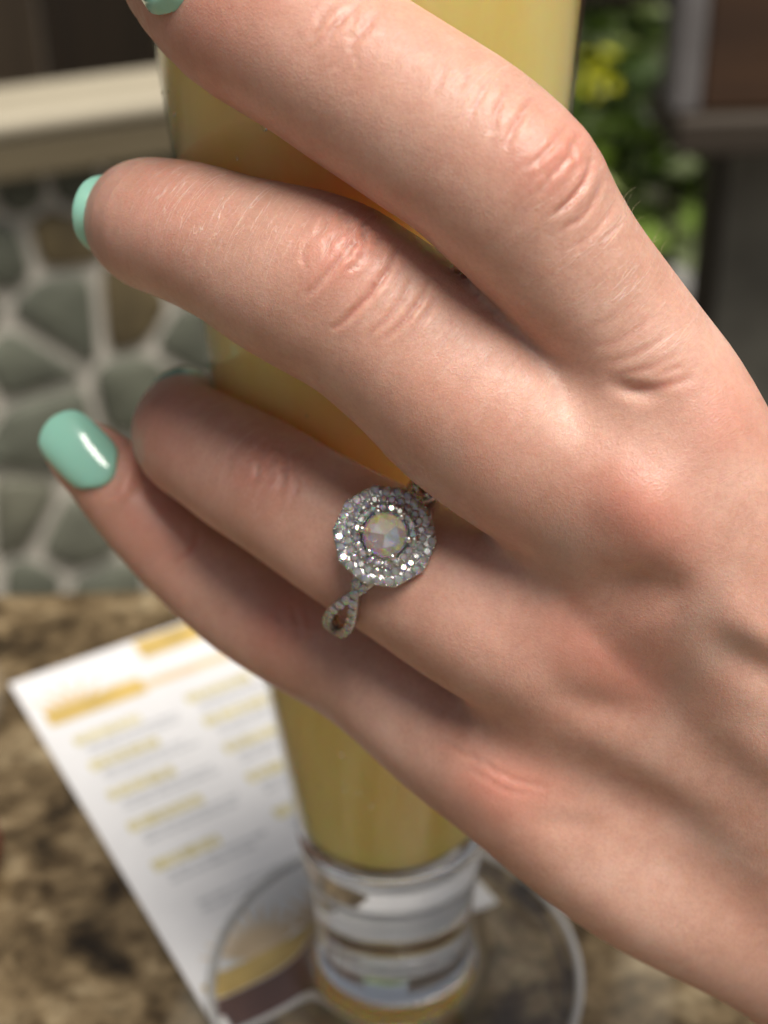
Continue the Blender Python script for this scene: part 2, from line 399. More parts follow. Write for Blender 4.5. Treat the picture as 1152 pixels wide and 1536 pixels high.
    def bush(cx, cy, rad, ht, nleaf, label, z0=-.74, mix=(.35, .35, .30), yel=None, size=.05):
        root = empty('bush', (0, 0, 0)); tag(root, label, 'bush', 'garden bushes beyond the wall')
        st = leafs[0]
        bm = bmesh.new()
        for k in range(9):
            a_ = rng.uniform(0, 6.28); e = Vector((cx + rad * .7 * math.cos(a_), cy + rad * .7 * math.sin(a_), z0 + ht * rng.uniform(.6, .95)))
            s_ = Vector((cx + .05 * math.cos(a_), cy + .05 * math.sin(a_), z0)); dv = e - s_
            M_ = Matrix.Translation((s_ + e) / 2) @ dv.to_track_quat('Z', 'Y').to_matrix().to_4x4()
            bmesh.ops.create_cone(bm, cap_ends=True, segments=6, radius1=.014, radius2=.005, depth=dv.length, matrix=M_)
        me_ = bpy.data.meshes.new('stems'); bm.to_mesh(me_); bm.free(); link('stem', me_, pm[1], root)
        cl = [(np.array([cx, cy, z0 + ht * .55]) + np.array([rad, rad, ht * .45]) * np.clip(rng.normal(size=3) * .55, -1, 1)) for _ in range(46)]
        for li, fr in enumerate(mix):
            sel = [cl[j] for j in range(len(cl)) if j % 3 == li] + cl[:10]
            pts = [sel[rng.integers(len(sel))] + rng.normal(size=3) * np.array([1, 1, .9]) * rad * .17 for _ in range(int(nleaf * fr))]
            tag(leaf_cloud('foliage', pts, size, leafs[li], root), kind='stuff')
        if yel is not None:
            pts = [yel + rng.normal(size=3) * np.array([.010, .012, .012]) for _ in range(14)]
            tag(leaf_cloud('yellow_leaves', pts, .022, leafs[3], root), 'patch of bright yellow leaves', kind='stuff')
        return root
    y1_ = on_plane(888, 108, np.array([0, 1290., 0]), npl) * MM
    bush(.40, 1.75, .36, .86, 3600, 'leafy green bush with yellow leaf patch, just right of the glass', yel=y1_, size=.055)
    bush(.95, 2.5, .5, 1.2, 2200, 'broad dark green bush half hidden by the pillar')
    bush(.5, 3.6, .9, 1.8, 2600, 'tall pale green bush farthest back between the others', mix=(.4, .35, .25), size=.08)
    bm_ = empty('dark_beam', (0, 0, 0)); 
    q1 = on_plane(860, 12, np.array([0, 1400., 0]), npl) * MM; 
    bm_.location = (q1[0], 1.4, q1[2]); tag(bm_, 'dark horizontal timber beam above the bush at the top edge', 'beam')
    link('beam_body', box_mesh('beam_body', -.35, .30, 0, .08, 0, .10, .005), pm[2], bm_)
    link('post', box_mesh('post', -.351, -.27, .001, .079, -.74 - q1[2], -.001, .005), pm[2], bm_)
    link('post', box_mesh('post', .22, .30, .001, .079, -.74 - q1[2], -.001, .005), pm[2], bm_)

# ------------------------------------------------------------------ glass, juice, menu
GLASS_R = [(33, 14.6), (46.4, 15.8), (69, 18.2), (95, 20.4), (118, 21.7), (140, 22.9), (157, 24.0), (180, 25.6), (207, 27.4)]   # z, outer radius (mm)
def glass_r(z): return np.interp(z, [a for a, b in GLASS_R], [b for a, b in GLASS_R])
def build_glass():
    g = empty('pilsner_glass', (0, 0, 0)); tag(g, 'tall tapered footed beer glass full of yellow juice, held by the hand', 'glass')
    g.location.z = .0012
    out = [(0.001, 1.6), (12, 1.5), (22, 1.0), (28.6, .1), (29.6, 0), (31.0, .1), (32.0, .9), (32.3, 2.0), (32.0, 3.1), (31.2, 3.7), (30.2, 3.7), (29.3, 3.2), (27, 2.8), (23, 2.9), (19.5, 3.5), (17.0, 4.7), (15.2, 6.4), (13.9, 8.4), (13.2, 10.6), (13.0, 13.0), (13.1, 16), (13.3, 20),
           (13.6, 24.0), (14.0, 28), (14.6, 33)]
    z = np.linspace(36, 206, 36); out += [(float(glass_r(q)), float(q)) for q in z]
    out += [(27.3, 207.0), (26.7, 207.4), (26.2, 207.0)]
    # solid foot and stem: closed lump up to the juice
    foot = [p for p in out if p[1] <= 33] + [(14.9, 36.5), (15.2, 40.0), (13.8, 40.7), (10.8, 39.2), (6, 37.4), (2, 36.8), (0.001, 36.8)]
    me = lathe('foot', [(r * MM, q * MM) for r, q in foot], 128, False)
    link('foot', me, GLASS, g)
    zz = np.linspace(41.0, 206, 60)
    wall = [(float(glass_r(q)), float(q)) for q in zz] + [(27.3, 207.0), (27.1, 207.3), (26.95, 206.8)] + [(float(glass_r(q)) - .42, float(q)) for q in zz[::-1]]
    me = lathe('bowl', [(r * MM, q * MM) for r, q in wall], 128, False)
    link('bowl', me, THIN, g)
    zi = np.linspace(43, 192, 60)
    jp = [(0.001, 36.1), (5.5, 36.7), (9.8, 38.2), (12.8, 40.2)] + [(float(glass_r(q)) - .50, float(q)) for q in zi] + [(float(glass_r(192)) - .9, 192.4), (.001, 192.4)]
    me = lathe('juice', [(r * MM, q * MM) for r, q in jp], 128, False)
    j = link('juice', me, JUICE); j.location.z = .0012; tag(j, 'cloudy yellow juice filling the tall glass', 'juice')
    rimm = N('rim_highlight_glass'); rimm.set(Base_Color=(.97, .97, .96, 1), Roughness=.20, Transmission_Weight=.62, IOR=1.45)
    def torus(name, R, r_, z_):
        V = []; F = []; nu, nw = 128, 12
        for i in range(nu):
            for k in range(nw):
                a_, b_ = 2 * math.pi * i / nu, 2 * math.pi * k / nw; q_ = R + r_ * math.cos(b_); V.append((q_ * math.cos(a_) * MM, q_ * math.sin(a_) * MM, (z_ + r_ * math.sin(b_)) * MM))
        for i in range(nu):
            for k in range(nw): F.append((i * nw + k, ((i + 1) % nu) * nw + k, ((i + 1) % nu) * nw + (k + 1) % nw, i * nw + (k + 1) % nw))
        link(name, mesh(name, V, F), rimm.mat, g)
    torus('foot_rim_highlight', 31.75, .85, 2.7)  # milky ring added to imitate the bright reflection along the foot edge
    # small drops clinging to the outside of the glass
    bm = bmesh.new()
    for k in range(150):
        z_ = random.uniform(48, 196); a_ = random.uniform(math.pi * .85, math.pi * 1.55) if k % 3 else random.uniform(0, 6.28); r_ = random.choice((.10, .13, .16, .22, .30)); R_ = float(glass_r(z_)) + r_ * .12
        M_ = Matrix.Translation((R_ * math.cos(a_) * MM, R_ * math.sin(a_) * MM, z_ * MM)) @ Matrix.Rotation(a_, 4, 'Z') @ Matrix.Diagonal((.55, 1.0, random.uniform(1.0, 1.4), 1))
        bmesh.ops.create_icosphere(bm, subdivisions=2, radius=r_ * MM, matrix=M_)
    me = bpy.data.meshes.new('droplets'); bm.to_mesh(me); bm.free(); me.polygons.foreach_set('use_smooth', np.ones(len(me.polygons), bool))
    tag(link('droplets', me, GLASS, g), kind='stuff')

def build_menu():
    TL = on_z(15, 1030, 0); L = on_z(290, 1490, 0)
    a = (L - TL) / np.linalg.norm(L - TL); b = np.array([-a[1], a[0], 0.])        # a runs down the card, b across it
    root = empty('menu_card', TL * MM); root.location.z = .0
    root.rotation_euler.z = math.atan2(b[1], b[0])
    tag(root, 'white printed menu card with gold headings lying under the glass foot', 'menu')
    Wd, Ln = .056, .115
    paper = simple('paper', (.80, .80, .81), .5, 0, .02, 200)
    gold = simple('gold_print', (.60, .43, .14), .5, 0, .25, 60); pale = simple('pale_gold_print', (.66, .60, .36), .5, 0, .12, 200); grey = simple('grey_print', (.56, .57, .59), .5, 0, .1, 300)
    tan = simple('tan_print', (.72, .56, .36), .5, 0, .2, 60); maroon = simple('maroon_print', (.12, .058, .044), .5, 0, .3, 80)
    link('card', box_mesh('card', 0, Wd, -Ln, 0, .0002, .0009, .0), paper, root)
    zt = .00096
    def strip(name, x0, x1, v0, v1, mat, z=zt):
        link(name, mesh(name, [(x0, -v1, z), (x1, -v1, z), (x1, -v0, z), (x0, -v0, z)], [(0, 1, 2, 3)], False), mat, root)
    def words(name, x0, x1, v, h, mat, z=zt):
        V = []; F = []; x = x0
        while x < x1:
            w_ = min(random.uniform(.0016, .0042), x1 - x); bb = len(V)
            V += [(x, -v - h, z), (x + w_, -v - h, z), (x + w_, -v, z), (x, -v, z)]; F.append((bb, bb + 1, bb + 2, bb + 3)); x += w_ + .0004
        link(name, mesh(name, V, F, False), mat, root)
    # gold heading with a rule, ragged palm-leaf print in the corner
    strip('heading_block', .030, .046, .001, .0085, gold)
    strip('rule', .006, Wd - .006, .0165, .0195, tan)
    def fronds(name, cx, cv, R, n, a0, a1, mat, z):
        V = []; F = []
        for k in range(n):
            t = a0 + (a1 - a0) * k / (n - 1); e = np.array([cx + R * math.cos(t), cv - R * math.sin(t)]); s_ = np.array([cx, cv]); nn = np.array([math.sin(t), math.cos(t)]) * R * .07
            mpt = s_ * .5 + e * .5; bb = len(V)
            for q in (s_, mpt + nn, e, mpt - nn): V.append((q[0], -q[1], z + .000004 * k))
            F.append((bb, bb + 1, bb + 2, bb + 3))
        link(name, mesh(name, V, F, False), mat, root)
    fronds('palm_print', .010, .019, .013, 7, .1, 2.3, tan, zt + .00004)
    strip('corner_band', .003, .026, .0145, .0205, gold, zt + .0001)
    rows = [.0265, .036, .0465, .0575, .070]
    for cx_ in (.0055, .032):
        for i, v in enumerate(rows):
            words('heading', cx_, cx_ + random.uniform(.014, .018), v, .0031, pale)
            for j in range(2): words('text_line', cx_ + .0015, cx_ + random.uniform(.019, .0235), v + .0042 + j * .0021, .0012, grey)
    words('text_line', .009, .030, .084, .0011, grey); words('text_line', .009, .027, .0862, .0011, grey)
    fronds('palm_print', .014, .104, .013, 9, .5, 2.5, tan, zt)
    fronds('palm_print', .028, .104, .012, 8, .5, 2.6, tan, zt + .0001)
    strip('gold_band', .0015, .042, .1025, .1075, gold, zt + .0002)
    strip('maroon_band', .0015, .042, .1078, .1145, maroon, zt + .0002)

def build_side_object():
    # rounded red-brown thing cut by the left edge of the picture
    P = on_z(-76, 1268, 6) * MM
    prof = [(0.0001, 0), (.0075, 0), (.0092, .0015), (.0098, .005), (.0094, .0088), (.0078, .0106), (.0060, .0108), (.0052, .0096), (.0001, .0092)]
    o = link('bottle_cap', lathe('bottle_cap', prof, 48, False), simple('red_brown_plastic', (.17, .045, .022), .4, 0, .2, 200))
    o.location = (P[0], P[1], .0); tag(o, 'small round red brown cap lying on the table at the left edge', 'cap')
# ------------------------------------------------------------------ the hand (distance field -> mesh)
# rows: pixel x, pixel y, depth (mm), radius (pixels of the photograph); listed from the finger tip to the knuckle
FINGERS = {
 'index': [(262, -62, 143, 84), (285, -42, 137, 105), (360, 14, 130, 127), (462, 72, 126, 133), (605, 164, 124, 137), (700, 226, 123, 138), (768, 288, 123, 138), (812, 346, 124, 127), (856, 404, 125, 119), (908, 470, 127, 116), (962, 540, 128, 115), (1010, 606, 129, 116), (1052, 680, 130, 114)],
 'middle': [(222, 330, 166, 58), (216, 330, 160, 74), (218, 333, 150, 90), (234, 338, 142, 99), (285, 351, 138, 106), (355, 378, 135, 114), (420, 406, 133.5, 128), (472, 428, 133, 136), (552, 472, 133, 137), (634, 535, 133, 143), (715, 604, 133, 152), (800, 668, 133, 150), (880, 726, 132, 138), (950, 780, 132, 130)],
 'ring': [(285, 606, 184, 50), (278, 622, 178, 64), (274, 640, 170, 74), (286, 659, 162, 85), (325, 682, 158, 91), (372, 712, 155, 96), (430, 748, 152, 98), (500, 792, 150, 104), (605, 852, 147, 114), (700, 906, 144, 124), (790, 958, 142, 126), (870, 1008, 142, 118)],
 'pinky': [(110, 668, 171, 46), (128, 684, 171, 54), (155, 706, 171, 60), (196, 752, 171, 66), (250, 806, 171, 72), (310, 858, 171, 79), (375, 906, 170, 85), (450, 948, 168, 90), (520, 985, 166, 92), (590, 1030, 160, 98), (675, 1100, 155, 104), (765, 1165, 150, 108)],
 'thumb': [(680, 600, 212, 66), (740, 610, 212, 80), (810, 640, 210, 92), (880, 700, 205, 98), (950, 780, 198, 108), (1020, 880, 188, 120), (1100, 1010, 176, 140), (1190, 1150, 166, 160)],
}
METACARPALS = [
 [(1052, 680, 130, 114), (1090, 760, 131, 110), (1180, 910, 136, 116), (1300, 1110, 146, 128), (1400, 1290, 156, 140)],
 [(950, 780, 132, 126), (1050, 880, 133, 112), (1180, 1020, 138, 112), (1300, 1180, 146, 122), (1420, 1340, 156, 135)],
 [(870, 1010, 142, 112), (960, 1075, 142, 104), (1100, 1180, 145, 104), (1260, 1300, 150, 114), (1400, 1410, 158, 130)],
 [(765, 1165, 150, 108), (860, 1242, 150, 110), (960, 1312, 151, 112), (1090, 1376, 154, 114), (1220, 1440, 158, 118), (1380, 1530, 162, 130)],
]
PALM = [  # fleshy underside
 [(960, 800, 150, 80), (1180, 1040, 158, 130), (1380, 1320, 166, 150)],
 [(880, 990, 158, 80), (1080, 1170, 163, 115), (1350, 1420, 168, 145)],
 [(820, 1130, 170, 75), (980, 1270, 171, 95), (1300, 1470, 172, 125)],
 [(1050, 760, 146, 80), (1220, 1010, 156, 110), (1380, 1270, 164, 140)],
]
ARM = [(1410, 1410, 162, 190), (1530, 1560, 164, 214), (1700, 1760, 170, 226), (1900, 1990, 178, 245), (2080, 2200, 186, 262)]
WEB = {'index': (8.0, 14.0), 'middle': (9.0, 19.0), 'ring': (9.0, 20.0), 'pinky': (8.0, 20.0), 'thumb': (9.0, 30.0)}   # blend radius, start (mm before the root)

def to_cam(rows):
    rows = np.array(rows, float)
    P = np.stack([(rows[:, 0] - 576) / FPX * rows[:, 2], -(rows[:, 1] - 768) / FPX * rows[:, 2], rows[:, 2]], 1)
    return P, rows[:, 3] * rows[:, 2] / FPX
def dense(rows, n=3):
    P, r = to_cam(rows); Q = spline(np.c_[P, r], n); return Q[:, :3], Q[:, 3]

def smin(a, b, k):
    h = np.maximum(k - np.abs(a - b), 0) / k
    return np.minimum(a, b) - h * h * k * .25

def hand_field(h):
    lo = np.array([-50., -128., 112.]); hi = np.array([140., 62., 226.])
    n = np.ceil((hi - lo) / h).astype(int) + 1
    ax = [(lo[i] + h * np.arange(n[i])).astype(np.float32) for i in range(3)]
    D = np.full(n, 40., np.float32)
    def block(P, r, mgn):
        a = np.maximum(((P - r[:, None]).min(0) - mgn - lo) / h, 0).astype(int); b = np.minimum(((P + r[:, None]).max(0) + mgn - lo) / h + 2, n).astype(int)
        return tuple(slice(a[i], max(a[i], b[i])) for i in range(3))
    def chain(P, r, mgn):
        bl = block(P, r, mgn); shp = [s.stop - s.start for s in bl]
        F = np.full(shp, 40., np.float32); T = np.zeros(shp, np.float32)
        L = np.r_[0, np.cumsum(np.linalg.norm(np.diff(P, axis=0), axis=1))]
        for i in range(len(P) - 1):
            sb = block(P[i:i + 2], r[i:i + 2], mgn)
            if any(s.stop <= s.start for s in sb): continue
            X = ax[0][sb[0]][:, None, None]; Y = ax[1][sb[1]][None, :, None]; Z = ax[2][sb[2]][None, None, :]
            a = P[i]; ba = P[i + 1] - a; bb = float(ba @ ba)
            t = np.clip(((X - a[0]) * ba[0] + (Y - a[1]) * ba[1] + (Z - a[2]) * ba[2]) / bb, 0, 1).astype(np.float32)
            d = np.sqrt((X - a[0] - t * ba[0]) ** 2 + (Y - a[1] - t * ba[1]) ** 2 + (Z - a[2] - t * ba[2]) ** 2) - (r[i] + t * (r[i + 1] - r[i]))
            ls = tuple(slice(sb[j].start - bl[j].start, sb[j].stop - bl[j].start) for j in range(3))
            f = F[ls]; mk = d < f
            T[ls] = np.where(mk, L[i] + t * (L[i + 1] - L[i]), T[ls]); F[ls] = np.where(mk, d, f)
        return bl, F, T, L[-1]
    for rows, k in [(q, 6.0) for q in PALM] + [(ARM, 14.0)]:
        P, r = dense(rows); bl, F, T, _ = chain(P, r, k + 5)
        D[bl] = smin(D[bl], F, k)
    for nm, mc in (('thumb', None), ('index', 0), ('pinky', 3), ('ring', 2), ('middle', 1)):
        L = np.linalg.norm(np.diff(dense(FINGERS[nm])[0], axis=0), axis=1).sum()
        P, r = dense(FINGERS[nm] + (METACARPALS[mc][1:] if mc is not None else [])); bl, F, T, _ = chain(P, r, 13)
        kb, st = WEB[nm]
        Pf = dense(FINGERS[nm])[0]; rt = Pf[-1]; dr = rt - Pf[-9]; dr = dr / np.linalg.norm(dr)        # blend grows along the last bone
        q = ((ax[0][bl[0]][:, None, None] - rt[0]) * dr[0] + (ax[1][bl[1]][None, :, None] - rt[1]) * dr[1] + (ax[2][bl[2]][None, None, :] - rt[2]) * dr[2] + st) / (st * 1.1)
        q = np.clip(q, 0, 1).astype(np.float32); q = q * q * (3 - 2 * q)
        D[bl] = smin(D[bl], F, 1.0 + kb * q)
    # the glass presses into the flesh: keep the hand outside it
    X = ax[0][:, None, None]; Y = ax[1][None, :, None]; Z = ax[2][None, None, :]
    zs = slice(max(0, int((125 - lo[2]) / h)), n[2])
    xs = slice(0, int((30 - lo[0]) / h))
    X, Z = X[xs], Z[:, :, zs]
    wx = CAM[0] + X * RT[0] + Y * UP[0] + Z * FW[0]; wy = CAM[1] + X * RT[1] + Y * UP[1] + Z * FW[1]; wz = CAM[2] + X * RT[2] + Y * UP[2] + Z * FW[2]
    G = (np.sqrt(wx ** 2 + wy ** 2) - np.interp(wz, [a for a, b in GLASS_R], [b for a, b in GLASS_R]).astype(np.float32)) - .15
    sub = D[xs, :, zs]
    D[xs, :, zs] = -smin(-sub, G, 1.5).astype(np.float32)
    for a_ in range(3):                          # close the forearm where the grid ends
        for e_ in (0, 1, -2, -1):
            ix = [slice(None)] * 3; ix[a_] = e_; D[tuple(ix)] = np.maximum(D[tuple(ix)], .5)
    return D, lo, h

def surface_nets(D, lo, h):
    n = np.array(D.shape); S = D < 0
    c = np.zeros(n - 1, np.int8)
    for i in (0, 1):
        for j in (0, 1):
            for k in (0, 1): c += S[i:n[0] - 1 + i, j:n[1] - 1 + j, k:n[2] - 1 + k]
    act = (c > 0) & (c < 8); I = np.argwhere(act); idx = np.full(n - 1, -1, np.int32); idx[act] = np.arange(len(I))
    acc = np.zeros((len(I), 3)); cnt = np.zeros(len(I))
    cor = [(i, j, k) for i in (0, 1) for j in (0, 1) for k in (0, 1)]
    for a in cor:
        for ax_ in range(3):
            if a[ax_]: continue
            b = list(a); b[ax_] = 1
            da = D[I[:, 0] + a[0], I[:, 1] + a[1], I[:, 2] + a[2]]; db = D[I[:, 0] + b[0], I[:, 1] + b[1], I[:, 2] + b[2]]
            mk = (da < 0) != (db < 0); t = np.where(mk, da / np.where(da == db, 1, da - db), 0)
            p = np.array(a, float)[None, :].repeat(len(I), 0); p[:, ax_] = t
            acc[mk] += p[mk]; cnt[mk] += 1
    V = lo + h * (I + acc / cnt[:, None])
    Fs = []
    for ax_ in range(3):
        o = [q for q in range(3) if q != ax_]
        sl = [slice(None)] * 3; sl2 = [slice(None)] * 3; sl[ax_] = slice(0, -1); sl2[ax_] = slice(1, None)
        cr = S[tuple(sl)] != S[tuple(sl2)]; E_ = np.argwhere(cr)
        E_ = E_[(E_[:, o[0]] > 0) & (E_[:, o[1]] > 0) & (E_[:, o[0]] < n[o[0]] - 1) & (E_[:, o[1]] < n[o[1]] - 1)]
        q = []
        for du, dv in ((-1, -1), (0, -1), (0, 0), (-1, 0)):
            e = E_.copy(); e[:, o[0]] += du; e[:, o[1]] += dv; q.append(idx[e[:, 0], e[:, 1], e[:, 2]])
        q = np.stack(q, 1); s0 = S[E_[:, 0], E_[:, 1], E_[:, 2]]
        flip = s0 if ax_ != 1 else ~s0
        q[~flip] = q[~flip][:, ::-1]
        Fs.append(q)
    F = np.vstack(Fs); F = F[(F >= 0).all(1)]
    g = np.gradient(D, h)
    def slide(V, it):                            # onto the zero level of the interpolated field
        for _ in range(it):
            u = (V - lo) / h; i0 = np.clip(np.floor(u).astype(int), 0, n - 2); w = u - i0
            d = np.zeros(len(V)); gr = np.zeros((len(V), 3))
            for a in cor:
                ww = np.prod([np.where(a[q], w[:, q], 1 - w[:, q]) for q in range(3)], 0); ii = (i0[:, 0] + a[0], i0[:, 1] + a[1], i0[:, 2] + a[2])
                d += ww * D[ii]
                for q in range(3): gr[:, q] += ww * g[q][ii]
            V = V - np.clip(d / np.maximum((gr ** 2).sum(1), .2), -h * .5, h * .5)[:, None] * gr
        return V
    def relax(V, F, it):                         # even out the quads
        for _ in range(it):
            acc = np.zeros_like(V); cnt = np.zeros(len(V))
            for a_, b_ in ((0, 1), (1, 2), (2, 3), (3, 0)):
                for q in range(3): acc[:, q] += np.bincount(F[:, a_], V[F[:, b_], q], len(V)) + np.bincount(F[:, b_], V[F[:, a_], q], len(V))
                cnt += np.bincount(F[:, a_], minlength=len(V)) + np.bincount(F[:, b_], minlength=len(V))
            V = V * .5 + .5 * acc / np.maximum(cnt, 1)[:, None]
        return V
    V = slide(relax(V, F, 3), 2)
    # split every quad in four
    e = np.sort(np.stack([F, np.roll(F, -1, 1)], 2).reshape(-1, 2), 1); key = e[:, 0].astype(np.int64) * len(V) + e[:, 1]
    uq, inv = np.unique(key, return_inverse=True); E2 = np.stack([uq // len(V), uq % len(V)], 1)
    nv0, ne = len(V), len(E2); em = (inv.reshape(-1, 4) + nv0); fc = np.arange(len(F)) + nv0 + ne
    V = np.vstack([V, V[E2].mean(1), V[F].mean(1)])
    F = np.vstack([np.stack([F[:, k], em[:, k], fc, em[:, k - 1]], 1) for k in range(4)])
    V = relax(slide(relax(slide(V, 1), F, 3), 2), F, 2)
    return V, F

rng = np.random.default_rng(11)
# ---- sculpting strokes read off the photograph: creases, swellings, tendons
BLOBS = [  # x, y, sigma along, sigma across, angle, height mm, flush
 (955, 755, 66, 48, 40, 1.75, .42), (885, 972, 66, 42, 28, 1.45, .34), (735, 1180, 52, 34, 38, 1.0, .50), (1080, 640, 55, 50, 55, .5, .30),
 (525, 375, 50, 56, 50, 1.15, .60), (838, 240, 44, 52, 55, .6, .60), (398, 702, 42, 44, 40, .8, .52), (425, 938, 40, 44, 40, .6, .50), (690, 520, 60, 60, 40, -.5, 0), (930, 430, 60, 60, 55, -.4, 0), (330, 380, 50, 60, 20, -.35, 0), (520, 800, 50, 60, 35, -.3, 0),
 (240, 318, 60, 60, 0, .0, .25), (225, 640, 50, 50, 0, 0, .22), (215, 745, 60, 50, 40, .0, .25), (480, 30, 90, 60, 30, .0, .18), (300, 40, 80, 60, 30, 0, .25),
 (980, 800, 60, 40, 40, .0, .25), (960, 1010, 55, 40, 30, .0, .35), (800, 1170, 45, 30, 30, 0, .3), (270, 800, 40, 30, 45, .15, .1),
]
GROOVES = [
 ([(188, 664), (196, 704), (180, 744), (146, 762)], -.40, 8),  # polyline, depth mm (negative raises), sigma px
 ([(850, 850), (915, 885), (985, 886), (1050, 915)], 1.25, 28), ([(1040, 940), (1090, 975), (1152, 1010), (1230, 1080)], .9, 24),
 ([(790, 1112), (870, 1155), (950, 1195), (1040, 1240), (1110, 1272)], .85, 23), ([(800, 1030), (880, 1056), (1000, 1084)], .45, 21), ([(690, 1040), (740, 1075), (810, 1100)], .2, 22),
 ([(1000, 1045), (1080, 1085), (1152, 1135), (1260, 1210)], -.45, 24), ([(1060, 870), (1120, 940), (1200, 1040)], -.5, 26),
 ([(770, 1222), (843, 1236), (930, 1240)], .22, 13), ([(1010, 590), (960, 588), (900, 572)], .5, 9),
]
CREASES = [  # polyline, depth mm, sigma px
 ([(594, 372), (586, 398), (572, 420), (544, 455), (497, 497)], .34, 4.2), ([(546, 352), (515, 388), (471, 432), (455, 452)], .22, 4.0),
 ([(620, 408), (597, 457), (548, 512)], .17, 3.4), ([(648, 414), (619, 466), (574, 512)], .20, 3.4), ([(658, 440), (612, 512)], .14, 3.0), ([(690, 470), (655, 530)], .08, 3.0),
 ([(535, 375), (570, 372)], .12, 3.2), ([(500, 360), (520, 385), (545, 398)], .12, 3.2), ([(470, 350), (455, 385), (462, 410)], .10, 3.2), ([(488, 330), (470, 365)], .10, 3.2), ([(520, 325), (500, 350)], .08, 3),
 # little finger knuckle
 ([(698, 1124), (760, 1160), (823, 1184)], .16, 4.5), ([(656, 1108), (724, 1145)], .12, 4.5), ([(705, 1150), (760, 1180), (800, 1190)], .12, 4.5),
 # index, over the joint
 ([(850, 188), (812, 235), (782, 256)], .20, 4), ([(868, 205), (838, 248), (800, 296)], .20, 4), ([(886, 238), (868, 282), (828, 326)], .30, 4.5), ([(905, 268), (880, 318), (838, 352)], .14, 3.5), ([(800, 140), (772, 190), (756, 225)], .22, 5),
 ([(765, 128), (745, 170), (735, 205)], .16, 4.5), ([(738, 118), (715, 155), (700, 190)], .13, 4.5), ([(705, 98), (688, 138)], .10, 4), ([(675, 82), (660, 118), (648, 140)], .10, 4), ([(925, 300), (890, 350), (850, 380)], .10, 3.4), ([(938, 330), (900, 372)], .08, 3.4),
 ([(575, 10), (545, 45), (520, 80)], .14, 5), ([(545, 0), (505, 40), (475, 75)], .16, 5), ([(505, 0), (480, 30), (462, 62)], .12, 5),
 # index web folds
 ([(1005, 500), (960, 530), (905, 548)], .08, 5), ([(1020, 530), (975, 552), (920, 566)], .09, 5), ([(1045, 565), (995, 580), (935, 584)], .16, 6), ([(985, 470), (940, 505), (890, 525)], .07, 5), ([(965, 440), (925, 478), (880, 500)], .05, 5), ([(1030, 545), (985, 562)], .06, 4),
 # ring finger
 ([(402, 668), (430, 690), (425, 730), (408, 762)], .18, 4), ([(380, 672), (392, 700), (378, 738)], .14, 4), ([(440, 690), (448, 725), (432, 765)], .12, 4), ([(355, 660), (348, 690), (340, 720)], .08, 4), ([(410, 690), (435, 700)], .08, 3),
 # pinky
 ([(300, 792), (288, 822), (262, 848)], .20, 4.5), ([(436, 905), (448, 940), (440, 975)], .12, 4), ([(418, 915), (425, 945), (412, 980)], .12, 4), ([(460, 910), (468, 945)], .10, 4),
]
DRYMASK = [(335, 320, 95, 55, 15, 1.0), (520, 370, 60, 50, 40, .5), (880, 330, 60, 60, 50, .8), (950, 460, 80, 55, 55, .6), (700, 540, 120, 50, 35, .25), (380, 670, 60, 50, 35, .5), (740, 130, 80, 60, 30, .35)]   # x, y, sigma along, across, angle, strength: where the skin shows pale dry lines
for cx_, cy_, ra, n_, ang_, am in ((528, 368, 44, 26, 2.2, .13), (845, 240, 38, 16, 2.1, .11), (402, 702, 34, 18, 1.9, .11), (432, 940, 30, 12, 1.9, .09), (520, 45, 45, 12, 2.2, .10)):
    for k in range(n_):      # fine irregular net over the finger joints
        a_ = ang_ + random.choice((0, 0, 0, 1.1, -.9)) + random.uniform(-.3, .3); L_ = random.uniform(.18, .55) * ra; c_ = np.array([cx_, cy_]) + rng.normal(size=2) * ra * .55; d_ = np.array([math.cos(a_), math.sin(a_)]) * L_; b_ = np.array([-d_[1], d_[0]]) * random.uniform(-.3, .3)
        CREASES.append(([tuple(c_ - d_), tuple(c_ + b_), tuple(c_ + d_)], am * random.uniform(.4, 1.0), random.uniform(2.4, 3.4)))
VEINS = [([(1120, 830), (1060, 900), (1030, 1000), (1000, 1090), (985, 1160)], 18, .28), ([(860, 780), (830, 860), (840, 900)], 30, .35), ([(1152, 960), (1080, 975), (1020, 1010)], 22, .45), ([(640, 690), (700, 690)], 30, .3), ([(1000, 1230), (1080, 1270), (1152, 1320)], 16, .35)]

def poly_dist(q, pl):
    best = np.full(len(q), 1e9); tt = np.zeros(len(q)); pl = np.array(pl, float)
    L = np.r_[0, np.cumsum(np.linalg.norm(np.diff(pl, axis=0), axis=1))]
    for i in range(len(pl) - 1):
        a, ba = pl[i], pl[i + 1] - pl[i]; t = np.clip(((q - a) @ ba) / (ba @ ba), 0, 1)
        d = np.linalg.norm(q - a - t[:, None] * ba, axis=1); mk = d < best
        best = np.where(mk, d, best); tt = np.where(mk, (L[i] + t * (L[i + 1] - L[i])) / L[-1], tt)
    return best, tt

